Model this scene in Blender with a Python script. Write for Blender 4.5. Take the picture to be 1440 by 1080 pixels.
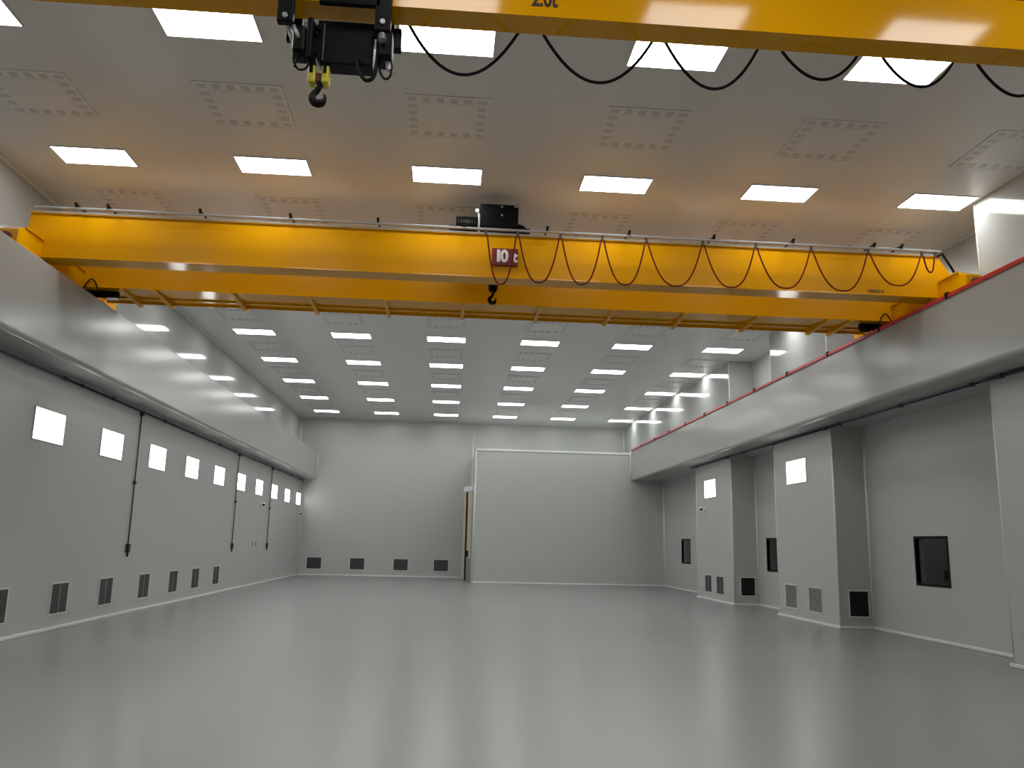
import bpy, math, random
from mathutils import Matrix, Vector
random.seed(7)
for o in list(bpy.data.objects): bpy.data.objects.remove(o)
scene = bpy.context.scene
col = scene.collection
H = 1.86                                   # eye height above the floor
def Z(z): return z + H

# ------------------------------------------------------------------ camera
cam_d = bpy.data.cameras.new('camera'); cam = bpy.data.objects.new('camera', cam_d); col.objects.link(cam)
R_ = Vector((0.99666278, -0.07868407, 0.02172844)); U_ = Vector((-0.0361405, -0.18666825, 0.98175803)); W_ = Vector((0.07319271, 0.97926696, 0.18888898))
M = Matrix.Identity(4)
for i in range(3): M[i][0] = R_[i]; M[i][1] = U_[i]; M[i][2] = -W_[i]
M[2][3] = H
cam.matrix_world = M
cam_d.sensor_fit = 'HORIZONTAL'; cam_d.sensor_width = 36.0; cam_d.lens = 1162.17 * 36.0 / 1440.0
cam_d.clip_start = 0.05; cam_d.clip_end = 200
scene.camera = cam
# ------------------------------------------------------------------ world and exposure
wd = bpy.data.worlds.new('world'); scene.world = wd; wd.use_nodes = True
wd.node_tree.nodes['Background'].inputs[0].default_value = (0.6, 0.65, 0.7, 1); wd.node_tree.nodes['Background'].inputs[1].default_value = 0.05
scene.view_settings.view_transform = 'Standard'; scene.view_settings.look = 'None'
scene.view_settings.gamma = 1.0; scene.view_settings.use_curve_mapping = False
scene.view_settings.exposure = 0.0
LAMP = 15.5                                  # brightness of the LED panels
WALL_LAMP = 5.0

# ------------------------------------------------------------------ materials
def mat(name, c, rough=0.4, metal=0.0, spec=0.5, coat=0.0, coat_r=0.05, noise=None, bump=None, emit=None):
    m = bpy.data.materials.new(name); m.use_nodes = True
    nt = m.node_tree; b = nt.nodes['Principled BSDF']
    b.inputs['Base Color'].default_value = (*c, 1); b.inputs['Roughness'].default_value = rough
    b.inputs['Metallic'].default_value = metal; b.inputs['Specular IOR Level'].default_value = spec
    b.inputs['Coat Weight'].default_value = coat; b.inputs['Coat Roughness'].default_value = coat_r
    if emit:
        b.inputs['Emission Color'].default_value = (*emit[0], 1); b.inputs['Emission Strength'].default_value = emit[1]
    if noise or bump:
        tc = nt.nodes.new('ShaderNodeTexCoord')
    if noise:                                # (scale xyz, colour variation, roughness variation)
        mp = nt.nodes.new('ShaderNodeMapping'); mp.inputs['Scale'].default_value = noise[0]
        nz = nt.nodes.new('ShaderNodeTexNoise'); nz.inputs['Scale'].default_value = 1.0; nz.inputs['Detail'].default_value = 5
        nt.links.new(tc.outputs['Object'], mp.inputs[0]); nt.links.new(mp.outputs[0], nz.inputs[0])
        rp = nt.nodes.new('ShaderNodeMapRange'); rp.inputs['From Min'].default_value = 0.3; rp.inputs['From Max'].default_value = 0.7
        rp.inputs['To Min'].default_value = 1 - noise[1]; rp.inputs['To Max'].default_value = 1 + noise[1]
        nt.links.new(nz.outputs['Fac'], rp.inputs['Value'])
        mx = nt.nodes.new('ShaderNodeVectorMath'); mx.operation = 'SCALE'; mx.inputs[0].default_value = c
        nt.links.new(rp.outputs[0], mx.inputs['Scale']); nt.links.new(mx.outputs[0], b.inputs['Base Color'])
        rr = nt.nodes.new('ShaderNodeMapRange'); rr.inputs['From Min'].default_value = 0.3; rr.inputs['From Max'].default_value = 0.7
        rr.inputs['To Min'].default_value = rough - noise[2]; rr.inputs['To Max'].default_value = rough + noise[2]
        nt.links.new(nz.outputs['Fac'], rr.inputs['Value']); nt.links.new(rr.outputs[0], b.inputs['Roughness'])
    if bump:                                 # (scale xyz, strength, distance)
        mp2 = nt.nodes.new('ShaderNodeMapping'); mp2.inputs['Scale'].default_value = bump[0]
        n2 = nt.nodes.new('ShaderNodeTexNoise'); n2.inputs['Scale'].default_value = 1.0; n2.inputs['Detail'].default_value = 2
        nt.links.new(tc.outputs['Object'], mp2.inputs[0]); nt.links.new(mp2.outputs[0], n2.inputs[0])
        bp = nt.nodes.new('ShaderNodeBump'); bp.inputs['Strength'].default_value = bump[1]; bp.inputs['Distance'].default_value = bump[2]
        nt.links.new(n2.outputs['Fac'], bp.inputs['Height']); nt.links.new(bp.outputs[0], b.inputs['Normal'])
    return m
MAT = {
 'wall': mat('painted_steel_panel', (0.465, 0.48, 0.465), 0.31, noise=((0.3, 0.3, 0.3), 0.015, 0.0)),
 'upper': mat('glossy_painted_steel_panel', (0.42, 0.435, 0.42), 0.09, bump=((0.25, 0.25, 0.6), 0.06, 0.02)),
 'box': mat('satin_painted_steel_panel', (0.40, 0.412, 0.40), 0.19, noise=((0.3, 0.3, 0.3), 0.015, 0.0)),
 'ceil': mat('ceiling_panel', (0.70, 0.705, 0.69), 0.3, noise=((0.3, 0.3, 0.3), 0.01, 0.0)),
 'floor': mat('grey_epoxy', (0.25, 0.256, 0.25), 0.28, noise=((0.25, 0.25, 0.25), 0.02, 0.0)),
 'trim': mat('white_coving', (0.72, 0.74, 0.73), 0.3),
 'lamp': mat('led_panel_glow', (0.9, 0.9, 0.9), 0.5, emit=((1.0, 1.0, 0.985), LAMP)),
 'wlamp': mat('wall_panel_glow', (0.9, 0.9, 0.9), 0.5, emit=((1.0, 0.99, 0.97), WALL_LAMP)),
 'lframe': mat('lamp_frame_white', (0.7, 0.7, 0.69), 0.35),
 'yellow': mat('crane_yellow_gloss', (0.74, 0.345, 0.0), 0.12, spec=0.28, noise=((0.5, 0.5, 0.5), 0.02, 0.0)),
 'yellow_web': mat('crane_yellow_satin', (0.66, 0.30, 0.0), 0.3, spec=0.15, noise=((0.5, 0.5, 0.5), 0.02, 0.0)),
 'black': mat('black_enamel', (0.003, 0.003, 0.003), 0.45, spec=0.1),
 'green': mat('dark_green_black_enamel', (0.003, 0.005, 0.004), 0.45, spec=0.12),
 'rubber': mat('black_rubber', (0.006, 0.006, 0.006), 0.6, spec=0.15),
 'redcable': mat('dark_red_cable', (0.15, 0.016, 0.006), 0.7, spec=0.1),
 'grey': mat('galvanised_steel', (0.42, 0.42, 0.43), 0.35, metal=0.3),
 'steel': mat('bare_steel', (0.45, 0.45, 0.45), 0.3, metal=0.9),
 'rail': mat('dark_steel', (0.12, 0.11, 0.10), 0.45, metal=0.6),
 'red': mat('red_plastic', (0.55, 0.03, 0.03), 0.35),
 'signred': mat('sign_red', (0.16, 0.006, 0.008), 0.4),
 'white': mat('white_paint', (0.75, 0.75, 0.75), 0.4),
 'hooked': mat('hook_forging', (0.009, 0.006, 0.005), 0.5, spec=0.15),
 'lime': mat('sheave_yellow', (0.65, 0.55, 0.03), 0.4),
 'darkred': mat('dark_red_paint', (0.12, 0.02, 0.02), 0.4),
 'ink': mat('black_lettering', (0.02, 0.004, 0.004), 0.5),
 'louvre': mat('louvre_grey', (0.04, 0.043, 0.041), 0.5),
 'louvre_l': mat('louvre_pale', (0.24, 0.25, 0.245), 0.45),
 'void': mat('duct_black', (0.006, 0.006, 0.006), 0.8),
 'slot': mat('slot_shadow', (0.42, 0.42, 0.40), 0.7),
 'diff': mat('diffuser_plate', (0.73, 0.73, 0.71), 0.3),
 'conduit': mat('dark_conduit', (0.02, 0.022, 0.03), 0.4),
 'blue': mat('blue_conduit', (0.03, 0.04, 0.10), 0.4),
 'beige': mat('beige_door', (0.50, 0.45, 0.33), 0.35),
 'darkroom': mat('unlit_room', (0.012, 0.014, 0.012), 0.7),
}
g = bpy.data.materials.new('window_glass'); g.use_nodes = True
b = g.node_tree.nodes['Principled BSDF']; b.inputs['Base Color'].default_value = (0.35, 0.38, 0.36, 1)
b.inputs['Transmission Weight'].default_value = 1.0; b.inputs['Roughness'].default_value = 0.02; b.inputs['IOR'].default_value = 1.45
MAT['glass'] = g

# ------------------------------------------------------------------ mesh helpers
ORIGIN = {}
def org(o):
    while o is not None:
        if o.name in ORIGIN: return ORIGIN[o.name]
        o = o.parent
    return Vector((0, 0, 0))
class MB:
    def __init__(s): s.v = []; s.f = []
    def box(s, x0, x1, y0, y1, z0, z1):
        if x0 > x1: x0, x1 = x1, x0
        if y0 > y1: y0, y1 = y1, y0
        if z0 > z1: z0, z1 = z1, z0
        n = len(s.v)
        s.v += [(x, y, z) for z in (z0, z1) for y in (y0, y1) for x in (x0, x1)]
        s.f += [tuple(n + i for i in q) for q in ((0,2,3,1),(4,5,7,6),(0,1,5,4),(2,6,7,3),(0,4,6,2),(1,3,7,5))]
        return s
    def prism(s, poly, axis, a, b):           # poly in the two remaining axes (x,z) for y; (y,z) for x; (x,y) for z
        def P(u, w, t): return (u, t, w) if axis == 'y' else (t, u, w) if axis == 'x' else (u, w, t)
        n = len(s.v); k = len(poly)
        s.v += [P(u, w, a) for u, w in poly] + [P(u, w, b) for u, w in poly]
        ar = sum(poly[i][0]*poly[(i+1)%k][1] - poly[(i+1)%k][0]*poly[i][1] for i in range(k))
        flip = (ar > 0) == (axis != 'y')
        flip = flip if b > a else not flip
        lo = tuple(range(n, n+k)); hi = tuple(range(n+k, n+2*k))
        if flip:
            s.f += [lo[::-1], hi]; s.f += [(n+i, n+(i+1)%k, n+k+(i+1)%k, n+k+i) for i in range(k)]
        else:
            s.f += [lo, hi[::-1]]; s.f += [(n+i, n+k+i, n+k+(i+1)%k, n+(i+1)%k) for i in range(k)]
        return s
    def tube(s, pts, r, n=8, closed=False):
        pts = [Vector(p) for p in pts]; m = len(pts); rings = []
        up = None
        for i, p in enumerate(pts):
            a = pts[i-1] if (i > 0 or closed) else p; c = pts[(i+1) % m] if (i < m-1 or closed) else p
            d = (c - a).normalized()
            if up is None:
                up = Vector((0, 0, 1)) if abs(d.z) < 0.9 else Vector((1, 0, 0))
            e1 = d.cross(up).normalized(); e2 = e1.cross(d).normalized(); up = e2
            rr = r[i] if isinstance(r, (list, tuple)) else r
            b0 = len(s.v); rings.append(b0)
            s.v += [tuple(p + e1*(rr*math.cos(2*math.pi*k/n)) + e2*(rr*math.sin(2*math.pi*k/n))) for k in range(n)]
        L = m if closed else m-1
        for i in range(L):
            a = rings[i]; c = rings[(i+1) % m]
            for k in range(n): s.f.append((a+k, a+(k+1) % n, c+(k+1) % n, c+k))
        if not closed:
            s.f.append(tuple(rings[0]+k for k in range(n))[::-1]); s.f.append(tuple(rings[-1]+k for k in range(n)))
        return s
    def cyl(s, p0, p1, r, n=16): return s.tube([p0, p1], r, n)
    def build(s, name, m, parent=None, bevel=0, smooth=False):
        o = bpy.data.objects.new(name, s.mesh(name, m, org(parent) if parent else Vector((0, 0, 0)), smooth)); col.objects.link(o)
        if parent: o.parent = parent
        if bevel:
            md = o.modifiers.new('bevel', 'BEVEL'); md.width = bevel; md.segments = 2; md.limit_method = 'ANGLE'
        return o
    def mesh(s, name, m, off=Vector((0, 0, 0)), smooth=False):
        me = bpy.data.meshes.new(name); me.from_pydata([(x-off.x, y-off.y, z-off.z) for x, y, z in s.v], [], s.f); me.update()
        if smooth:
            for p in me.polygons: p.use_smooth = len(p.vertices) <= 4
        me.materials.append(MAT[m]); return me
def root(name, label, cat, loc, group=None):
    o = bpy.data.objects.new(name, None); col.objects.link(o); o.location = loc; o.empty_display_size = 0.2
    ORIGIN[o.name] = Vector(loc); tag(o, label, cat, group); return o
def tag(o, label, cat, group=None):
    o['label'] = label; o['category'] = cat
    if group: o['group'] = group
    return o
def struct(o, label=None, cat=None):
    o['kind'] = 'structure'
    if label: o['label'] = label
    if cat: o['category'] = cat
    return o
def inst(name, mesh, loc, parent=None, bevel=0, rot=None):
    o = bpy.data.objects.new(name, mesh); col.objects.link(o); o.parent = parent
    o.location = loc
    if rot: o.rotation_euler = rot
    return o
def text(name, body, m, parent, origin, size, depth=0.004, wide=1.0, offset=0.0):
    c = bpy.data.curves.new(name, 'FONT'); c.body = body; c.size = size; c.extrude = depth; c.offset = offset
    t = bpy.data.objects.new('tmp', c); col.objects.link(t)
    bpy.context.view_layer.update()
    me = bpy.data.meshes.new_from_object(t.evaluated_get(bpy.context.evaluated_depsgraph_get()))
    bpy.data.objects.remove(t)
    for v in me.vertices: v.co = Vector((v.co.x*wide, -v.co.z, v.co.y))
    me.materials.clear(); me.materials.append(MAT[m])
    o = bpy.data.objects.new(name, me); col.objects.link(o); o.parent = parent; o.location = Vector(origin) - org(parent); return o
ORD = ['first', 'second', 'third', 'fourth', 'fifth', 'sixth', 'seventh', 'eighth', 'ninth', 'tenth']

# ------------------------------------------------------------------ dimensions of the hall
YB, YF = -6.0, 44.4                         # rear and far wall
XL, XLU, XBL = -7.6, -7.9, -6.9             # left wall, left wall above the ledge, face of left ledge
XR, XP, XBR = 10.4, 9.55, 8.8               # right wall, pier faces, face of right ledge
ZC, ZB0, ZB1 = Z(6.367), Z(3.07), Z(4.50)   # ceiling, ledge underside, ledge top
COLX = [-0.208 + 3.015*(i-2) for i in range(6)]
ROWY = {r: 9.684 + 4.038*r for r in range(-3, 9)}

# ------------------------------------------------------------------ setting
struct(MB().box(XL-0.3, XR+0.3, YB-0.3, YF+0.3, -0.2, 0).build('floor', 'floor'), 'glossy grey epoxy floor of the empty hall', 'floor')
struct(MB().box(XLU-0.3, XR+0.3, YB-0.3, YF+0.3, ZC, ZC+0.2).build('ceiling', 'ceil'), 'smooth white panel ceiling with recessed lights', 'ceiling')
struct(MB().box(XL-0.3, XL, YB, YF, 0, ZB0).build('wall_left', 'wall'), 'white lower left wall with lights and grilles', 'wall')
struct(MB().box(XLU-0.3, XLU, YB, YF, ZB0, ZC).build('wall_left_upper', 'upper'), 'white glossy left wall above the crane ledge', 'wall')
struct(MB().box(XLU-0.3, XR+0.3, YF, YF+0.3, 0, ZC).build('wall_far', 'wall'), 'plain white end wall of the hall', 'wall')
struct(MB().box(XLU-0.3, XR+0.3, YB-0.3, YB, 0, ZC).build('wall_rear', 'wall'), 'white wall behind the camera', 'wall')
# right wall with three openings
WIN = [(16.73, 17.96), (25.38, 26.60), (35.17, 36.46)]; WZ0, WZ1 = Z(-0.70), Z(0.32)
mb = MB(); y = YB
for a, c in WIN:
    mb.box(XR, XR+0.2, y, a, 0, ZC); mb.box(XR, XR+0.2, a, c, 0, WZ0); mb.box(XR, XR+0.2, a, c, WZ1, ZC); y = c
mb.box(XR, XR+0.2, y, YF, 0, ZC)
struct(mb.build('wall_right', 'wall'), 'white right wall set back between piers', 'wall')
struct(MB().box(XP, XR, 27.35, YF, ZB1, ZC).build('wall_right_upper', 'upper'), 'white glossy right wall above the crane ledge', 'wall')
# crane ledges (boxed runway beams) with rounded lower edge
def ledge(xw, xf, y0, y1):
    s = 1 if xf > xw else -1
    r = 0.09; p = [(xw, ZB0), ]
    p += [(xf - s*r + s*r*math.sin(t*math.pi/12), ZB0 + r - r*math.cos(t*math.pi/12)) for t in range(7)]
    p += [(xf, ZB1-0.02), (xf - s*0.02, ZB1), (xw, ZB1)]
    return MB().prism(p, 'y', y0, y1)
struct(ledge(XLU, XBL, YB, YF).build('trim_1', 'box'), 'boxed white crane ledge along the left wall', 'ledge')
struct(ledge(XR, XBR, YB, YF).build('trim_2', 'box'), 'boxed white crane ledge along the right wall', 'ledge')
# piers on the right wall
PIERS = [(9.9, 13.75, 'nearest the camera at the right edge'), (19.95, 23.65, 'with one lit panel, middle of the right wall'), (27.4, 31.4, 'with one lit panel and a camera, farthest on the right wall')]
for a, c, t in PIERS:
    struct(MB().box(XP, XR, a, c, 0, ZB0).build('pillar', 'wall'), 'white boxed pier ' + t, 'pillar')
    if a < 27: struct(MB().box(XP, XR, a, c, ZB1, ZC).build('pillar_upper', 'upper'), 'white boxed upper pier ' + t.replace('with one lit panel, ', '') + ', above the ledge', 'pillar')
# partition room at the far right
PX, PY, PZ = 1.30, 39.4, Z(4.28)
mb = MB(); T = 0.12; DY0, DY1, DZ = 40.45, 43.7, Z(2.72)
mb.box(PX, XR, PY, PY+T, 0, PZ); mb.box(PX, PX+T, PY+T, DY0, 0, PZ); mb.box(PX, PX+T, DY1, YF, 0, PZ); mb.box(PX, PX+T, DY0, DY1, DZ, PZ)
mb.box(PX, XBR, PY, YF, PZ, PZ+0.1)
struct(mb.build('wall_partition', 'wall'), 'tall plain white partition room at the far end', 'wall')
struct(MB().box(PX-0.01, XBR, PY-0.03, PY, PZ+0.02, PZ+0.12).build('trim_3', 'trim', bevel=0.01), 'pale cap strip along the partition top', 'trim')
d = root('door_1', 'tall beige door in the side of the partition room', 'door', (PX, DY0, 0)); d['kind'] = 'structure'
MB().box(PX-0.04, PX+T+0.02, DY0-0.06, DY0, 0, DZ+0.06).box(PX-0.04, PX+T+0.02, DY1, DY1+0.06, 0, DZ+0.06).box(PX-0.04, PX+T+0.02, DY0, DY1, DZ, DZ+0.06).build('door_frame', 'trim', d)
def leaf(name, m, t0, t1, off, z0, z1, th=0.05):   # slab along the opened leaf: hinge on the near jamb, swung out
    h = Vector((PX-0.045, DY0+0.03)); d2 = Vector((-0.36, 1.15)).normalized(); n2 = Vector((-d2.y, d2.x))
    p0, p1 = h+d2*t0+n2*off, h+d2*t1+n2*off
    return MB().prism([tuple(p0), tuple(p1), tuple(p1+n2*th), tuple(p0+n2*th)], 'z', z0, z1).build(name, m, d)
leaf('door_leaf', 'beige', 0, 1.25, 0, 0.03, DZ-0.25)
leaf('door_stile', 'rubber', 0.62, 0.80, 0.02, 0.03, DZ-0.3, 0.06)
leaf('door_head', 'trim', -0.02, 1.27, -0.01, DZ-0.25, DZ-0.02, 0.07)
leaf('kick_plate', 'louvre_l', 0.05, 0.6, 0.05, 0.05, 1.1, 0.01)
leaf('handle', 'black', 0.35, 0.5, 0.05, 1.15, 1.45, 0.05)
# coving: floor edges and upright corners
k = 4
def cove(name, parts, label):
    mb = MB()
    for q in parts: mb.box(*q)
    struct(mb.build(name, 'trim', bevel=0.015), label, 'baseboard')
c_ = 0.05
cove('baseboard_left', [(XL, XL+c_, YB, YF, 0, 0.07)], 'pale coving strip at the foot of the left wall')
cove('baseboard_far', [(XL+c_, PX, YF-c_, YF, 0, 0.07)], 'pale coving strip at the foot of the end wall')
cove('baseboard_partition', [(PX-0.02, XR-c_, PY-c_, PY, 0, 0.07)], 'pale coving strip at the foot of the partition')
rb = []; y = YB
for a, c, t in PIERS:
    rb += [(XR-c_, XR, y, a, 0, 0.07), (XP, XR-c_, a-c_, a, 0, 0.07), (XP-c_, XP, a-c_, c+c_, 0, 0.07), (XP, XR-c_, c, c+c_, 0, 0.07)]; y = c
rb.append((XR-c_, XR, y, PY-c_, 0, 0.07))
cove('baseboard_right', rb, 'pale coving strip around the foot of the right wall and piers')
def upright(x, y, z0, z1, label, r=0.035):
    global k
    struct(MB().cyl((x, y, z0), (x, y, z1), r, 10).build('trim_%d' % k, 'trim', smooth=True), label, 'trim'); k += 1
for a, c, t in PIERS:
    nm = {9.9: 'nearest', 19.95: 'middle', 27.4: 'farthest'}[a]
    upright(XR-0.01, a-0.01, 0.07, ZB0, 'pale corner strip where the %s right pier meets the wall' % nm)
    upright(XP+0.015, a+0.015, 0.07, ZB0, 'pale edge strip on the near corner of the %s right pier' % nm, 0.025)
    upright(XP+0.015, c-0.015, 0.07, ZB0, 'pale edge strip on the far corner of the %s right pier' % nm, 0.025)
    if a < 27:
        upright(XP+0.015, c-0.015, ZB1, ZC, 'pale edge strip on the far corner of the %s upper pier' % nm, 0.025)
        upright(XP+0.015, a+0.015, ZB1, ZC, 'pale edge strip on the near corner of the %s upper pier' % nm, 0.025)
upright(XP+0.015, 27.365, ZB1, ZC, 'pale edge strip where the upper right wall steps forward', 0.025)
upright(XL+0.01, YF-0.01, 0.07, ZB0, 'pale corner strip between left wall and end wall')
upright(XLU+0.01, YF-0.01, ZB1, ZC, 'pale corner strip above the left ledge at the end wall', 0.05)
upright(XBL-0.01, YF-0.01, ZB0+0.05, ZB1, 'pale corner strip where the left ledge meets the end wall', 0.04)
upright(XP-0.01, YF-0.01, PZ+0.1, ZC, 'pale corner strip above the partition at the end wall', 0.05)
upright(PX-0.01, YF-0.01, 0.07, ZC-0.02, 'pale upright strip where the partition meets the end wall', 0.035)
upright(PX+0.01, PY+0.01, 0.07, PZ, 'pale edge strip on the near corner of the partition', 0.03)
upright(XBR-0.01, PY-0.01, ZB0+0.05, ZB1, 'pale corner strip where the right ledge meets the partition', 0.04)
upright(XR-0.01, PY-0.01, 0.07, ZB0, 'pale corner strip where the partition meets the right wall', 0.035)
for n, (xx, nm) in enumerate(((XLU+0.02, 'left'), (XP-0.0, 'right'))):
    y0 = YB if n == 0 else 27.4
    struct(MB().box(xx-0.03, xx+0.03, y0, YF, ZC-0.05, ZC).build('trim_%d' % k, 'trim', bevel=0.01), 'pale strip where the upper %s wall meets the ceiling' % nm, 'trim'); k += 1
struct(MB().box(XR-0.04, XR, YB, 27.35, ZC-0.05, ZC).build('trim_%d' % k, 'trim', bevel=0.01), 'pale strip where the set back right wall meets the ceiling', 'trim'); k += 1
struct(MB().box(XLU, XP, YF-0.04, YF, ZC-0.05, ZC).build('trim_%d' % k, 'trim', bevel=0.01), 'pale strip where the end wall meets the ceiling', 'trim'); k += 1
# windows in the right wall
for i, (a, c) in enumerate(WIN):
    w = root('window_%d' % (i+1), 'dark %s window in the right wall' % ['large near', 'narrow looking middle', 'small far'][i], 'window', (XR, a, WZ0)); w['kind'] = 'structure'
    f = 0.035
    MB().box(XR-0.012, XR+0.1, a-0.02, a+f, WZ0-0.02, WZ1+0.02).box(XR-0.012, XR+0.1, c-f, c+0.02, WZ0-0.02, WZ1+0.02).box(XR-0.012, XR+0.1, a+f, c-f, WZ0-0.02, WZ0+f).box(XR-0.012, XR+0.1, a+f, c-f, WZ1-f, WZ1+0.02).build('window_frame', 'black', w)
    MB().box(XR+0.03, XR+0.04, a+f, c-f, WZ0+f, WZ1-f).build('pane', 'glass', w)
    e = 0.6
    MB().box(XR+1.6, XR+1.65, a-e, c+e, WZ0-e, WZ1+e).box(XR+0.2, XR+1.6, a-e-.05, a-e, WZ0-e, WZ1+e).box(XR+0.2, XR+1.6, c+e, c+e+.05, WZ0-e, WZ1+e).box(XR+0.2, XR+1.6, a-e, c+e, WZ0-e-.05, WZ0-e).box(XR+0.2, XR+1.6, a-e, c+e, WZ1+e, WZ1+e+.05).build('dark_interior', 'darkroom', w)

# ------------------------------------------------------------------ ceiling lights and diffusers
PW, PD = 1.2, 0.607
def ring(w, d, t, z0, z1):
    return MB().box(-w/2-t, w/2+t, -d/2-t, -d/2, z0, z1).box(-w/2-t, w/2+t, d/2, d/2+t, z0, z1).box(-w/2-t, -w/2, -d/2, d/2, z0, z1).box(w/2, w/2+t, -d/2, d/2, z0, z1)
me_frame = ring(PW, PD, 0.02, -0.018, 0).mesh('lamp_frame', 'lframe')
me_lamp = MB().box(-PW/2, PW/2, -PD/2, PD/2, -0.014, -0.002).mesh('lamp_panel', 'lamp')
def rowname(r):
    if r < -1: return 'row over the camera'
    if r == -1: return 'row in front of the near girder'
    if r == 0: return 'row beside the near girder'
    if r == 1: return 'row between the two cranes'
    if r in (2, 3): return '%s row hidden by the double girder crane' % ORD[r-2]
    return '%s row beyond the double girder crane' % ORD[r-4]
for r in range(-2, 9):
    for c in range(6):
        o = root('ceiling_light', 'white ceiling panel light, %s from left, %s' % (ORD[c], rowname(r)), 'light', (COLX[c], ROWY[r], ZC), 'ceiling panel lights')
        inst('lamp_frame', me_frame, (0, 0, 0), o); inst('lamp_panel', me_lamp, (0, 0, 0), o)
DS = 1.27
me_dframe = ring(DS-0.05, DS-0.05, 0.025, -0.012, 0).mesh('diffuser_frame', 'diff')
me_dring = ring(DS-0.43, DS-0.43, 0.19, -0.008, -0.001).mesh('slotted_border', 'diff')
me_dplate = MB().box(-(DS-0.43)/2, (DS-0.43)/2, -(DS-0.43)/2, (DS-0.43)/2, -0.012, -0.001).mesh('centre_plate', 'diff')
mb = MB(); hw = DS/2 - 0.12
for i in range(6):
    t = -hw + 2*hw*i/5
    for j in range(5):
        s_ = -0.052 + 0.026*j
        for sg in (-1, 1):
            if 0 < i < 5: mb.box(t-0.055, t+0.055, sg*hw+s_-0.006, sg*hw+s_+0.006, -0.0092, -0.007)
            mb.box(sg*hw+s_-0.006, sg*hw+s_+0.006, t-0.055, t+0.055, -0.0092, -0.007)
me_slots = mb.mesh('air_slots', 'slot')
def drow(r):
    return {0: 'nearest row, above the gap between the cranes', 1: 'row just above the double girder crane', 2: 'first row hidden by the double girder crane', 3: 'second row hidden by the double girder crane'}.get(r, '%s row beyond the double girder crane' % ORD[r-4])
for r in range(0, 8):
    for c in range(6):
        o = root('ceiling_diffuser', 'square slotted ceiling diffuser, %s from left, %s' % (ORD[c], drow(r)), 'air diffuser', (COLX[c], (ROWY[r]+ROWY[r+1])/2, ZC), 'square ceiling air diffusers')
        inst('diffuser_frame', me_dframe, (0, 0, 0), o); inst('slotted_border', me_dring, (0, 0, 0), o); inst('centre_plate', me_dplate, (0, 0, 0), o)
        q = inst('air_slots', me_slots, (0, 0, 0), o); q['kind'] = 'stuff'

# ------------------------------------------------------------------ wall lights
def wall_light(x, y, z, side, label, w=1.2, h=0.58):
    s = 1 if side == 'left' else -1
    o = root('wall_light', label, 'light', (x, y, z), 'wall panel lights')
    MB().box(x, x+s*0.02, y-w/2-.015, y+w/2+.015, z+h/2, z+h/2+.015).box(x, x+s*0.02, y-w/2-.015, y+w/2+.015, z-h/2-.015, z-h/2).box(x, x+s*0.02, y-w/2-.015, y-w/2, z-h/2, z+h/2).box(x, x+s*0.02, y+w/2, y+w/2+.015, z-h/2, z+h/2).build('lamp_frame', 'lframe', o)
    MB().box(x+s*0.002, x+s*0.015, y-w/2, y+w/2, z-h/2, z+h/2).build('lamp_panel', 'wlamp', o)
for i in range(10):
    wall_light(XL, 16.24 + 3.01*i, Z(1.985), 'left', 'bright square panel light on the left wall, %s from the camera' % ORD[i])
wall_light(XP, 22.1, Z(2.1), 'right', 'bright panel light on the middle right pier', 1.26, 0.62)
wall_light(XP, 29.65, Z(2.1), 'right', 'bright panel light on the farthest right pier', 1.26, 0.62)

# ------------------------------------------------------------------ air grilles
def grille(loc, rotz, w, h, label, m='louvre', mull=True):
    o = root('air_grille', label, 'air grille', loc, 'low wall air grilles'); o.rotation_euler = (0, 0, rotz); ORIGIN[o.name] = Vector((0, 0, 0))
    t = 0.022; n = 14                       # local: x along the wall, y out of the wall towards -y, z up
    MB().box(-w/2-t, w/2+t, -0.02, 0, h/2, h/2+t).box(-w/2-t, w/2+t, -0.02, 0, -h/2-t, -h/2).box(-w/2-t, -w/2, -0.02, 0, -h/2, h/2).box(w/2, w/2+t, -0.02, 0, -h/2, h/2).build('grille_frame', 'trim', o)
    MB().box(-w/2, w/2, -0.004, -0.001, -h/2, h/2).build('duct_backing', 'void', o)
    if mull: MB().box(-0.015, 0.015, -0.019, -0.005, -h/2, h/2).build('mullion', 'louvre_l', o)
    mb = MB()
    for i in range(n):
        z = -h/2 + h*(i+0.5)/n
        mb.prism([(-0.017, z-0.012), (-0.014, z-0.015), (-0.006, z+0.006), (-0.009, z+0.009)], 'x', -w/2, w/2)
    q = mb.build('louvres', m, o); q['kind'] = 'stuff'
    return o
GZ = Z(-1.265)
for i, y in enumerate((15.15, 17.52, 19.8, 22.2, 24.5, 26.6, 28.92)):
    grille((XL, y, GZ), math.pi/2, 0.72, 0.57, 'dark louvred grille low on the left wall, %s from the camera' % ORD[i])
for i, x in enumerate((-6.75, -4.54, -2.29, -0.2)):
    grille((x, YF, Z(-1.235)), 0, 0.74, 0.57, 'dark louvred grille low on the end wall, %s from left' % ORD[i], mull=False)
grille((XP, 22.76, Z(-1.27)), -math.pi/2, 0.76, 0.60, 'pale louvred grille on the middle right pier, farther of two', 'louvre_l', False)  # both grilles on this pier: brightness from their angle put into the pale colour
grille((XP, 21.24, Z(-1.27)), -math.pi/2, 0.76, 0.60, 'pale louvred grille on the middle right pier, nearer of two', 'louvre_l', False)
grille((XP, 30.08, Z(-1.28)), -math.pi/2, 0.74, 0.58, 'louvred grille on the farthest right pier, farther of two')
grille((XP, 28.78, Z(-1.28)), -math.pi/2, 0.74, 0.58, 'louvred grille on the farthest right pier, nearer of two')
grille((10.04, 19.95, Z(-1.265)), 0, 0.47, 0.59, 'black grille on the shaded side of the middle right pier', 'void', False)
grille((10.02, 27.4, Z(-1.25)), 0, 0.47, 0.57, 'black grille on the shaded side of the farthest right pier', 'void', False)

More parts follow.
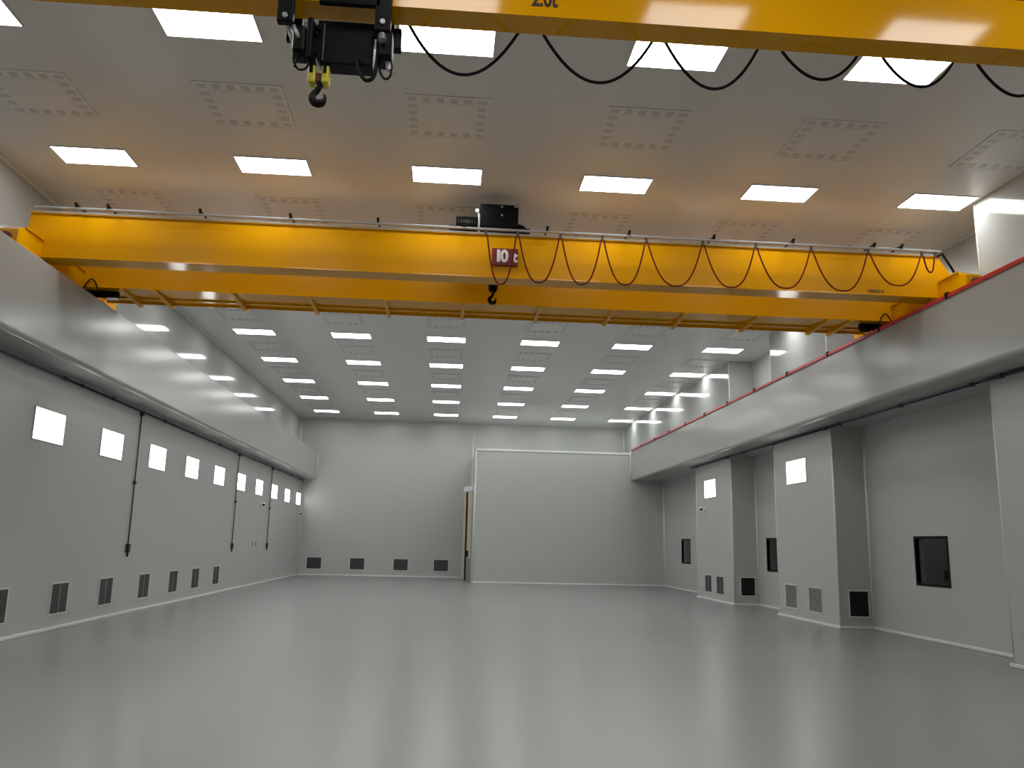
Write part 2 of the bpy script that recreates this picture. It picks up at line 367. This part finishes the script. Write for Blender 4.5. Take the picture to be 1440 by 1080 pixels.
# ------------------------------------------------------------------ conduits, drops, cameras, switches
xw = XL + 0.03
o = root('cable_conduit', 'dark cable conduit running under the left ledge', 'conduit', (xw, YB, Z(2.98)))
MB().cyl((xw, YB+0.1, Z(2.985)), (xw, 16.6, Z(2.985)), 0.024, 8).build('conduit_pipe', 'blue', o, smooth=True)
MB().cyl((xw, 16.6, Z(2.985)), (xw, YF-0.05, Z(2.985)), 0.022, 8).build('conduit_pipe', 'conduit', o, smooth=True)
for y in (16.6, 17.4, 19.0, 22.5, 25.0, 28.0, 30.0, 33.0, 35.2, 38.0, 41.0):
    MB().box(XL+0.002, xw+0.035, y-0.06, y+0.06, Z(2.955), Z(3.02)).build('conduit_clip', 'conduit', o, bevel=0.008)
xr = XP - 0.03
o = root('cable_conduit', 'dark cable conduit running under the right ledge past the piers', 'conduit', (xr, 9, Z(3.03)))
MB().cyl((xr, 9.0, Z(3.035)), (xr, 13.9, Z(3.035)), 0.03, 8).build('conduit_pipe', 'conduit', o, smooth=True)
MB().cyl((xr, 13.9, Z(3.035)), (xr, 19.5, Z(3.035)), 0.022, 8).build('conduit_pipe', 'blue', o, smooth=True)
MB().cyl((xr, 19.5, Z(3.035)), (xr, PY-7.5, Z(3.035)), 0.026, 8).build('conduit_pipe', 'conduit', o, smooth=True)
for y in (13.4, 14.2, 16.6, 20.2, 19.4, 23.6, 26.0, 27.6, 31.2):
    MB().box(xr-0.035, xr+0.035, y-0.07, y+0.07, Z(2.995), ZB0).build('conduit_clip', 'conduit', o, bevel=0.008)
for i, y in enumerate((20.8, 30.63, 36.5)):
    o = root('drop_conduit', 'thin black drop conduit on the left wall, %s from the camera' % ORD[i], 'conduit', (XL, y, Z(-0.5)), 'drop conduits on the left wall')
    MB().cyl((xw, y, Z(-0.25)), (xw, y, Z(2.95)), 0.016, 8).build('conduit_pipe', 'conduit', o, smooth=True)
    MB().box(XL, XL+0.09, y-0.06, y+0.06, Z(2.88), Z(2.955)).build('elbow_box', 'conduit', o, bevel=0.01)
    MB().box(XL, XL+0.07, y-0.05, y+0.03, Z(1.20), Z(1.27)).build('conduit_clip', 'conduit', o, bevel=0.008)
    sb = MB().box(XL, XL+0.08, y-0.06, y+0.06, Z(-0.42), Z(-0.22)).build('socket_box', 'conduit', o, bevel=0.01)
    MB().cyl((xw+0.01, y, Z(-0.52)), (xw+0.01, y, Z(-0.41)), 0.022, 8).build('plug', 'rubber', sb)
def cctv(x, y, z, s, label):
    o = root('security_camera', label, 'camera', (x, y, z), 'small wall cameras')
    MB().box(x, x+s*0.03, y-0.07, y+0.07, z-0.07, z+0.07).build('wall_plate', 'white', o, bevel=0.01)
    MB().tube([(x+s*0.02, y, z), (x+s*0.1, y, z-0.02), (x+s*0.14, y-0.02, z)], 0.02, 8).build('bracket', 'white', o)
    bd = MB().cyl((x+s*0.14, y+0.12, z+0.03), (x+s*0.2, y-0.16, z-0.02), 0.055, 12).build('camera_body', 'white', o, smooth=True)
    MB().cyl((x+s*0.2, y-0.155, z-0.02), (x+s*0.205, y-0.18, z-0.024), 0.045, 12).build('lens', 'black', bd)
cctv(XL, 34.65, Z(1.33), 1, 'small white security camera on the left wall between the drop conduits')
cctv(XL, 43.5, Z(1.25), 1, 'small white security camera on the left wall at the far corner')
cctv(XP, 30.3, Z(1.39), -1, 'small white security camera below the light on the farthest right pier')
for i, y in enumerate((33.9, 34.5)):
    o = tag(MB().box(XL, XL+0.02, y-0.05, y+0.05, Z(-0.36), Z(-0.16)).build('wall_switch', 'grey', bevel=0.006), 'small grey switch plate on the left wall, %s of the pair' % ('nearer', 'farther')[i], 'switch', 'switch plates')
    MB().box(XL+0.02, XL+0.028, y-0.02, y+0.02, Z(-0.3), Z(-0.22)).build('rocker', 'rail', o)

# ------------------------------------------------------------------ runway rails and red conductor bar
for nm, x in (('left', -7.35), ('right', 9.27)):
    o = tag(MB().prism([(x-.05, ZB1), (x+.05, ZB1), (x+.05, ZB1+.012), (x+.012, ZB1+.02), (x+.012, ZB1+.04), (x+.03, ZB1+.045), (x+.03, ZB1+.06), (x-.03, ZB1+.06), (x-.03, ZB1+.045), (x-.012, ZB1+.04), (x-.012, ZB1+.02), (x-.05, ZB1+.012)], 'y', YB+.1, YF-.1 if nm == 'left' else PY+4).build('crane_rail', 'rail'), 'dark steel crane rail on top of the %s ledge' % nm, 'rail', 'crane rails')
o = root('conductor_bar', 'red conductor bar along the edge of the right ledge', 'conductor bar', (XBR, YB, ZB1))
MB().box(XBR-0.045, XBR-0.012, YB+.1, PY-.15, ZB1-0.035, ZB1+0.035).build('red_bar', 'red', o, bevel=0.006)
for i in range(14):
    y = 6.5 + 2.35*i
    MB().box(XBR-0.055, XBR+0.03, y-0.05, y+0.05, ZB1+0.0355, ZB1+0.06).box(XBR-0.06, XBR-0.0455, y-0.03, y+0.03, ZB1-0.05, ZB1+0.06).build('bar_hanger', 'rubber', o)

# ------------------------------------------------------------------ double girder crane
CR = root('overhead_crane', 'yellow double girder overhead crane spanning the hall with red 10t sign', 'crane', (0.9, 15.5, ZB1+0.06))
g0, g1 = Z(4.70), Z(5.525)
tx = [(-7.5, -7.2), (9.12, 9.42)]
NY0, NY1, FY0, FY1 = 14.28, 14.70, 15.98, 16.40     # near and far girder
def girder(y0, y1):
    zt = Z(5.06)
    poly = [(tx[0][1], g0+.02), (tx[1][0], g0+.02), (tx[1][0], zt), (tx[1][1]-.02, zt), (tx[1][1]-.02, zt+.04), (9.14, g1-.02), (-7.46, g1-.02), (tx[0][0]+.02, zt+.12), (tx[0][0]+.02, zt), (tx[0][1], zt)]
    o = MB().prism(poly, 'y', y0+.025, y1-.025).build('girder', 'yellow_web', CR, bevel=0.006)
    MB().box(-7.46, 9.14, y0, y1, g1-.02, g1).build('top_flange', 'yellow', o)
    MB().box(tx[0][1]+.02, tx[1][0]-.02, y0, y1, g0, g0+.02).build('bottom_flange', 'yellow', o)
    return o
GN = girder(NY0, NY1); GF = girder(FY0, FY1)
for n, (a, c) in enumerate(tx):
    z0, z1 = ZB1+0.10, Z(5.05); m_ = (a+c)/2; s = 1 if n == 0 else -1
    inner = c if n == 0 else a
    tr = MB().prism([(13.5, z0+.02), (13.62, z0), (17.53, z0), (17.65, z0+.02), (17.65, z1-.14), (17.3, z1-.001), (13.8, z1-.001), (13.5, z1-.14)], 'x', a, c).build('end_truck', 'yellow', CR, bevel=0.008)
    tr['label'] = 'yellow end truck riding the %s ledge' % ('left', 'right')[n]
    for y in (13.85, 17.3):
        MB().cyl((m_-.05, y, ZB1+.17), (m_+.05, y, ZB1+.17), 0.11, 20).build('wheel', 'rail', tr, smooth=True)
    for y, q in ((13.5, -1), (17.65, 1)):
        MB().cyl((m_, y, z0+.17), (m_, y+q*.05, z0+.17), 0.07, 12).cyl((m_, y+q*.05, z0+.17), (m_, y+q*.12, z0+.17), 0.05, 12).build('rubber_buffer', 'darkred', tr)
    MB().box(inner, inner+s*.03, 13.7, 17.45, z1-.05, z1-.02).build('truck_flange', 'yellow', tr)
    ym, zm = 16.2, Z(4.622)                  # drive motor inboard of the truck
    MB().cyl((inner+s*.02, ym, zm), (inner+s*.10, ym, zm), 0.075, 18).build('gear_case', 'rail', tr, smooth=True)
    MB().cyl((inner+s*.10, ym, zm), (inner+s*.62, ym, zm), 0.065, 18).build('drive_motor', 'black', tr, smooth=True)
    fm = MB()
    for i in range(8): fm.cyl((inner+s*(.22+.05*i), ym, zm), (inner+s*(.238+.05*i), ym, zm), 0.074, 18)
    fm.build('cooling_fins', 'black', tr)
    MB().box(inner+s*.40, inner+s*.60, ym-.02, ym+.06, zm-.105, zm-.06).build('terminal_box', 'white' if n == 0 else 'black', tr, bevel=.01)  # left one white: bright reflections below the motor put into its colour
    MB().tube([(inner+s*(.34-.04*t), ym-.25, zm-.03+.26*math.sin(math.pi*t/8)) for t in range(9)], 0.014, 8).build('motor_cable', 'rubber', tr, smooth=True)
# walkway on the far side
wk = MB().box(-7.15, 9.07, FY1, 17.07, g0+.03, g0+.06).build('walkway', 'yellow', CR)
MB().box(-7.15, 9.07, 17.05, 17.09, g0-.01, g0+.16).build('toe_board', 'yellow', wk)
MB().box(-7.15, 9.07, 16.72, 16.75, g0-.0, g0+.03).build('stringer', 'yellow', wk)
S = 1.0515
for x in (-6.15, -5.55, -4.13, -2.72, -1.3, 0.17, 1.64, 3.07, 4.5, 5.95, 7.38, 7.83):
    x *= S
    MB().prism([(FY0+.01, g0-.002), (FY0+.01, g0-.03), (17.07, g0-.075), (17.14, g0-.06), (17.14, g0+.03), (FY1+.01, g0+.03), (FY1+.01, g0-.002)], 'x', x-.035, x+.035).build('walkway_bracket', 'yellow', wk)
# festoon track with arms
ty, tz = 13.90, Z(5.452)
tk = MB().box(-7.2, 8.94, ty-.022, ty+.022, tz-.005, tz+.03).build('festoon_track', 'grey', CR, bevel=.004)
MB().box(-7.2, 8.94, ty+.12, ty+.15, tz-.03, tz+.0).build('lower_channel', 'grey', tk)
for x in (-6.19, -5.69, -4.22, -2.76, -1.32, 0.12, 1.53, 2.94, 4.42, 5.82, 7.28, 7.78):
    x *= S
    MB().box(x-.014, x+.014, ty-.03, NY0+.1, Z(5.525), Z(5.545)).box(x-.02, x+.02, ty-.035, ty+.035, tz+.03, Z(5.525)).build('track_arm', 'rubber', tk)
    MB().cyl((x, ty-.03, Z(5.535)), (x, ty-.055, Z(5.535)), 0.028, 10).build('arm_end_cap', 'rubber', tk)
sup = [q*S for q in (0.49, 1.03, 1.76, 2.48, 3.24, 4.23, 5.16, 6.15, 7.18, 8.15, 8.40)]
bot = [q*S for q in (4.23, 4.29, 4.29, 4.32, 4.34, 4.36, 4.39, 4.39, 4.53, 4.80)]
zt = Z(5.365)
for x in sup:
    MB().box(x-.022, x+.022, ty-.015, ty+.015, zt-.01, tz-.005).build('cable_carrier', 'rail', CR)
for i in range(len(sup)-1):
    a, c = sup[i]+.025, sup[i+1]-.025; zb = Z(bot[i]); pts = []
    for t in range(25):
        u = -1 + t/12.0
        pts.append(((a+c)/2 + (c-a)/2*math.copysign(abs(u)**0.85, u), ty - .02*math.cos(u*1.57), zb + (zt-zb)*abs(u)**2.1))
    MB().tube(pts, 0.0145, 8).build('cable_loop', 'redcable', CR, smooth=True)
MB().tube([(8.86, ty, zt), (8.96, ty, Z(5.43)), (9.22, 14.05, Z(5.22)), (9.34, 14.1, Z(5.06))], 0.022, 8).build('supply_cable', 'rubber', CR, smooth=True)
sg = MB().box(0.652, 1.125, NY0-.02, NY0+.03, Z(4.93), Z(5.255)).build('capacity_sign', 'signred', CR, bevel=.006)
sg['label'] = 'dark red sign reading 10t'
text('sign_lettering', '1', 'white', sg, (0.68, NY0-.021, Z(5.005)), 0.31, 0.003, 1.15, 0.010)
text('sign_lettering', '0', 'white', sg, (0.805, NY0-.021, Z(5.005)), 0.31, 0.003, 0.92, 0.012)
text('sign_lettering', 't', 'white', sg, (1.035, NY0-.021, Z(5.005)), 0.29, 0.003, 0.8, 0.008)
MB().box(0.69, 1.0, NY0-.023, NY0-.02, Z(4.955), Z(4.975)).build('sign_rule', 'darkred', sg)
text('serial_number', '10035562', 'ink', CR, (7.70, NY0+.024, Z(4.752)), 0.085, 0.002, 0.95, 0.002)

# hoist trolley riding on top of the two girders
HT = root('hoist_trolley', 'black hoist trolley riding on top of the double girder crane', 'hoist', (0.6, 15.3, g1))
for y in (14.5, 16.19):
    MB().box(-0.15, 1.35, y-.07, y+.07, g1+.05, g1+.2).build('trolley_side_frame', 'black', HT, bevel=.01)
    for x in (0.05, 1.15): MB().cyl((x, y-.03, g1+.09), (x, y+.03, g1+.09), 0.09, 16).build('trolley_wheel', 'rail', HT, smooth=True)
for x in (-0.05, 1.25): MB().box(x-.06, x+.06, 14.57, 16.12, g1+.06, g1+.18).build('cross_beam', 'black', HT)
MB().box(0.42, 1.13, 14.42, 14.72, Z(5.72), Z(6.17)).build('control_cabinet', 'black', HT, bevel=.015)
for q in ((0.82, 5.95), (0.82, 6.12)): MB().cyl((q[0], 14.42, Z(q[1])), (q[0], 14.40, Z(q[1])), 0.02, 8).build('cabinet_lock', 'steel', HT)
MB().box(1.05, 1.14, 14.39, 14.42, Z(6.11), Z(6.18)).build('cabinet_plate', 'steel', HT)
MB().cyl((0.42, 14.55, Z(5.74)), (-0.02, 14.55, Z(5.74)), 0.19, 20).build('hoist_motor', 'black', HT, smooth=True)
fm = MB()
for i in range(7): fm.cyl((0.02+.05*i, 14.55, Z(5.74)), (0.035+.05*i, 14.55, Z(5.74)), 0.205, 20)
fm.build('motor_fins', 'black', HT)
MB().tube([(0.40, 14.36, Z(5.5)), (0.40, 14.36, Z(5.92)), (0.36, 14.38, Z(5.99))], 0.022, 8).build('cable_mast', 'grey', HT, smooth=True)
MB().cyl((0.36, 14.36, Z(5.99)), (0.36, 14.33, Z(5.99)), 0.035, 10).build('mast_lamp', 'white', HT)
MB().tube([(1.1, 14.5, Z(5.80)), (1.22, 14.5, Z(5.77)), (1.28, 14.5, Z(5.70)), (1.3, 14.5, Z(5.62))], 0.04, 8).build('power_cable', 'rubber', HT, smooth=True)
MB().cyl((0.1, 15.35, Z(5.80)), (1.2, 15.35, Z(5.80)), 0.16, 20).build('rope_drum', 'black', HT, smooth=True)
for dx in (-.05, .05): MB().cyl((0.735+dx, 15.35, Z(5.66)), (0.735+dx, 15.35, Z(4.93)), 0.009, 6).build('wire_rope', 'steel', HT)
def hook_pts(cx, cy, cz, r, n=20):            # open hook in the x-z plane, shank at the top
    pts = [(cx+.15*r, cy, cz+2.3*r), (cx+.12*r, cy, cz+1.6*r), (cx-.15*r, cy, cz+1.15*r)]
    rad = [.34*r, .36*r, .40*r]
    for i in range(n+1):
        a = math.radians(115 + (395-115)*i/n)
        pts.append((cx+r*.8*math.cos(a), cy, cz+r*.85*math.sin(a)))
        t = i/n; rad.append(r*(.40+.14*math.sin(math.pi*min(1, t*1.2)) - .27*max(0, t-.7)/.3))
    return pts, rad
hb = MB().box(0.66, 0.81, 15.28, 15.42, Z(4.76), Z(4.97)).build('hook_block', 'black', HT, bevel=.02)
MB().cyl((0.64, 15.35, Z(4.90)), (0.67, 15.35, Z(4.90)), .1, 14).cyl((0.80, 15.35, Z(4.90)), (0.83, 15.35, Z(4.90)), .1, 14).build('sheave', 'darkred', hb)
p_, r_ = hook_pts(0.735, 15.35, Z(4.60), 0.075); MB().tube(p_, r_, 10).build('hook', 'hooked', hb, smooth=True)

# ------------------------------------------------------------------ single girder crane nearest the camera
K = 0.984
C2 = root('overhead_crane', 'yellow single girder overhead crane at the top edge nearest the camera', 'crane', (0.9, 7.42, ZB1+.06))
y0, y1, q0, q1 = 7.28, 7.58, Z(5.105), Z(5.70)
GG = MB().box(-7.1, 9.0, y0+.012, y1-.012, q0+.016, q1-.016).build('girder', 'yellow', C2, bevel=.004)
MB().box(-7.1, 9.0, y0, y1, q0, q0+.016).build('bottom_flange', 'yellow', GG); MB().box(-7.1, 9.0, y0, y1, q1-.016, q1).build('top_flange', 'darkred', GG)
for n, (a, c) in enumerate(tx):
    tr = MB().prism([(6.3, ZB1+.11), (8.6, ZB1+.11), (8.6, q0-.12), (8.3, q0), (6.6, q0), (6.3, q0-.12)], 'x', a, c).build('end_truck', 'yellow', C2, bevel=.008)
    for y in (6.6, 8.3): MB().cyl(((a+c)/2-.05, y, ZB1+.17), ((a+c)/2+.05, y, ZB1+.17), .11, 20).build('wheel', 'rail', tr, smooth=True)
text('capacity_lettering', '2.0t', 'ink', C2, (0.655, 7.2895, Z(5.226)), 0.23, 0.003, 0.72, 0.006)
yk = 7.85*K
l2 = [(-0.563, 0.565, 4.766), (0.844, 2.0, 4.773), (2.161, 3.16, 4.786), (3.436, 4.272, 4.977), (4.57, 5.362, 4.969), (5.649, 6.5, 4.933), (6.78, 7.5, 4.98)]
MB().box(-1.2, 8.8, yk-.02, yk+.02, q0+.25, q0+.29).build('festoon_track', 'grey', C2)
for x in (-6, -3, 0, 3, 6, 8.7): MB().box(x-.02, x+.02, y1-.012, yk+.02, q0+.29, q0+.32).build('track_arm', 'rail', C2)
prev = None
for a, c, zb in l2:
    a *= K; c *= K; zb = Z(zb*K); zs = Z(5.28*K); pts = []
    w = (c-a)/2; m_ = (a+c)/2; ze = q0+.22
    for t in range(-14, 15):
        u = 1.14*t/14.0
        pts.append((m_+w*u, yk, zb+(zs-zb)*abs(u)**2.0 if abs(u) < 1 else zs+(abs(u)-1)*(ze-zs)/.14))
    MB().tube(pts, 0.0165, 10).build('cable_loop', 'rubber', C2, smooth=True)
    for x in (m_-1.14*w, m_+1.14*w): MB().box(x-.03, x+.03, yk-.018, yk+.018, ze-.01, q0+.25).build('cable_carrier', 'rail', C2)

# electric hoist running on the near girder's bottom flange
HO = root('electric_hoist', 'black electric hoist with hook hanging from the near single girder crane', 'hoist', (-1.15, 7.42, q0))
def kb(x0, x1, ya, yb, z0, z1): return MB().box(x0*K, x1*K, ya, yb, Z(z0*K), Z(z1*K))
kb(-1.80, -1.645, 7.17, 7.25, 4.87, 5.36).build('trolley_plate', 'black', HO, bevel=.012)
kb(-0.868, -0.712, 7.17, 7.25, 4.84, 5.36).build('trolley_plate', 'black', HO, bevel=.012)
kb(-1.80, -1.645, 7.60, 7.66, 4.95, 5.36).build('trolley_plate', 'black', HO, bevel=.012)
kb(-0.868, -0.712, 7.60, 7.66, 4.95, 5.36).build('trolley_plate', 'black', HO, bevel=.012)
for x in (-1.72, -0.79):
    for ya, yb in ((7.25, 7.31), (7.55, 7.61)):
        MB().cyl((x*K, ya, q0+.05), (x*K, yb, q0+.05), .035, 14).build('trolley_wheel', 'steel', HO, smooth=True)
    MB().cyl((x*K, 7.15, Z(4.93*K)), (x*K, 7.68, Z(4.93*K)), .025, 10).build('cross_shaft', 'steel', HO, smooth=True)
kb(-1.41, -0.82, 7.17, 7.23, 5.10, 5.26).build('tie_bar', 'black', HO, bevel=.01)
bx = MB()
bx.prism([(-1.44*K, Z(5.04*K)), (-0.885*K, Z(5.04*K)), (-0.885*K, Z(4.575*K)), (-1.40*K, Z(4.575*K)), (-1.445*K, Z(4.66*K))], 'y', 7.36, 7.56)
hs = bx.build('drum_housing', 'green', HO, bevel=.012)
MB().box(-1.38*K, -1.365*K, 7.355, 7.36, Z(4.6*K), Z(5.0*K)).build('housing_rib', 'rail', hs)
kb(-1.645, -1.52, 7.2, 7.44, 4.585, 4.87).build('travel_motor', 'black', HO, bevel=.03)
MB().cyl((-1.64*K, 7.22, Z(4.86*K)), (-1.58*K, 7.19, Z(4.72*K)), .018, 10).build('gear_shaft', 'grey', HO, smooth=True)
kb(-1.515, -1.46, 7.22, 7.5, 4.54, 4.97).build('gear_case', 'black', HO, bevel=.012)
MB().box(-1.48*K, -1.40*K, 7.3, 7.35, Z(4.90*K), Z(4.94*K)).box(-1.48*K, -1.40*K, 7.3, 7.35, Z(4.63*K), Z(4.66*K)).box(-0.90*K, -0.80*K, 7.3, 7.35, Z(4.86*K), Z(4.90*K)).build('mounting_strut', 'black', HO)
kb(-0.815, -0.69, 7.19, 7.45, 4.585, 4.86).build('hoist_motor', 'black', HO, bevel=.02)
MB().cyl((-0.79*K, 7.19, Z(4.80*K)), (-0.78*K, 7.165, Z(4.72*K)), .04, 10).build('motor_plate', 'steel', HO)
MB().cyl((-0.735*K, 7.3, Z(4.59*K)), (-0.715*K, 7.3, Z(4.50*K)), .03, 10).build('cable_gland', 'grey', HO)
kb(-0.71, -0.63, 7.5, 7.6, 4.87, 5.1).build('limit_switch', 'black', HO, bevel=.01)
kb(-1.60, -1.47, 7.45, 7.6, 5.0, 5.07).build('junction_box', 'grey', HO, bevel=.01)
def wire(name, pts, r):
    P = [Vector((x*K, y, Z(z*K))) for x, y, z in pts]; out = []
    for i in range(len(P)-1):
        a = P[max(i-1, 0)]; b_ = P[i]; c = P[i+1]; d_ = P[min(i+2, len(P)-1)]
        for t in range(6):
            u = t/6; out.append(0.5*((2*b_)+(c-a)*u+(2*a-5*b_+4*c-d_)*u*u+(3*b_-a-3*c+d_)*u**3))
    out.append(P[-1]); MB().tube(out, r, 8).build(name, 'rubber', HO, smooth=True)
wire('control_cable', [(-1.64, 7.3, 4.62), (-1.63, 7.3, 4.52), (-1.58, 7.3, 4.45), (-1.51, 7.3, 4.47), (-1.487, 7.3, 4.56), (-1.487, 7.3, 4.66)], .011)
wire('control_cable', [(-1.62, 7.28, 4.46), (-1.60, 7.28, 4.54), (-1.55, 7.28, 4.60), (-1.54, 7.28, 4.66)], .009)
wire('power_cable', [(-1.03, 7.3, 4.60), (-1.02, 7.28, 4.50), (-0.97, 7.27, 4.40), (-0.92, 7.27, 4.36), (-0.86, 7.27, 4.40), (-0.835, 7.27, 4.55), (-0.83, 7.27, 4.75), (-0.83, 7.27, 5.0)], .02)
wire('control_cable', [(-0.81, 7.28, 4.60), (-0.80, 7.28, 4.47), (-0.75, 7.28, 4.395), (-0.70, 7.28, 4.43), (-0.695, 7.3, 4.55)], .012)
wire('control_cable', [(-1.49, 7.3, 4.5), (-1.46, 7.3, 4.63), (-1.42, 7.3, 4.64), (-1.39, 7.3, 4.55)], .008)
mbx = MB()
for x, z in ((-1.06, 4.60), (-1.02, 4.63), (-0.98, 4.60)): mbx.cyl((x*K, 7.36, Z(z*K)), (x*K, 7.32, Z(z*K)), .022, 8)
mbx.build('cable_entry', 'green', HO)
for x, xx in ((-1.44, -1.45), (-1.40, -1.36), (-1.30, -1.335)):
    MB().cyl((x*K, 7.42, Z(4.60*K)), (xx*K, 7.42, Z(4.5*K)), .006, 6).build('wire_rope', 'steel', HO)
hb = MB().box(-1.445*K, -1.36*K, 7.38, 7.46, Z(4.385*K), Z(4.48*K)).build('hook_block', 'darkred', HO, bevel=.01)
for a, c in ((-1.505, -1.43), (-1.375, -1.30)):
    kb(a, c, 7.35, 7.49, 4.362, 4.55).build('sheave_cover', 'lime', hb, bevel=.02)
    kb(a+.02, c-.025, 7.345, 7.35, 4.46, 4.55).build('sheave_slot', 'black', hb)
p_, r_ = hook_pts(-1.395*K, 7.42, Z(4.235*K), .075)
MB().tube(p_, r_, 12).build('hook', 'hooked', hb, smooth=True)
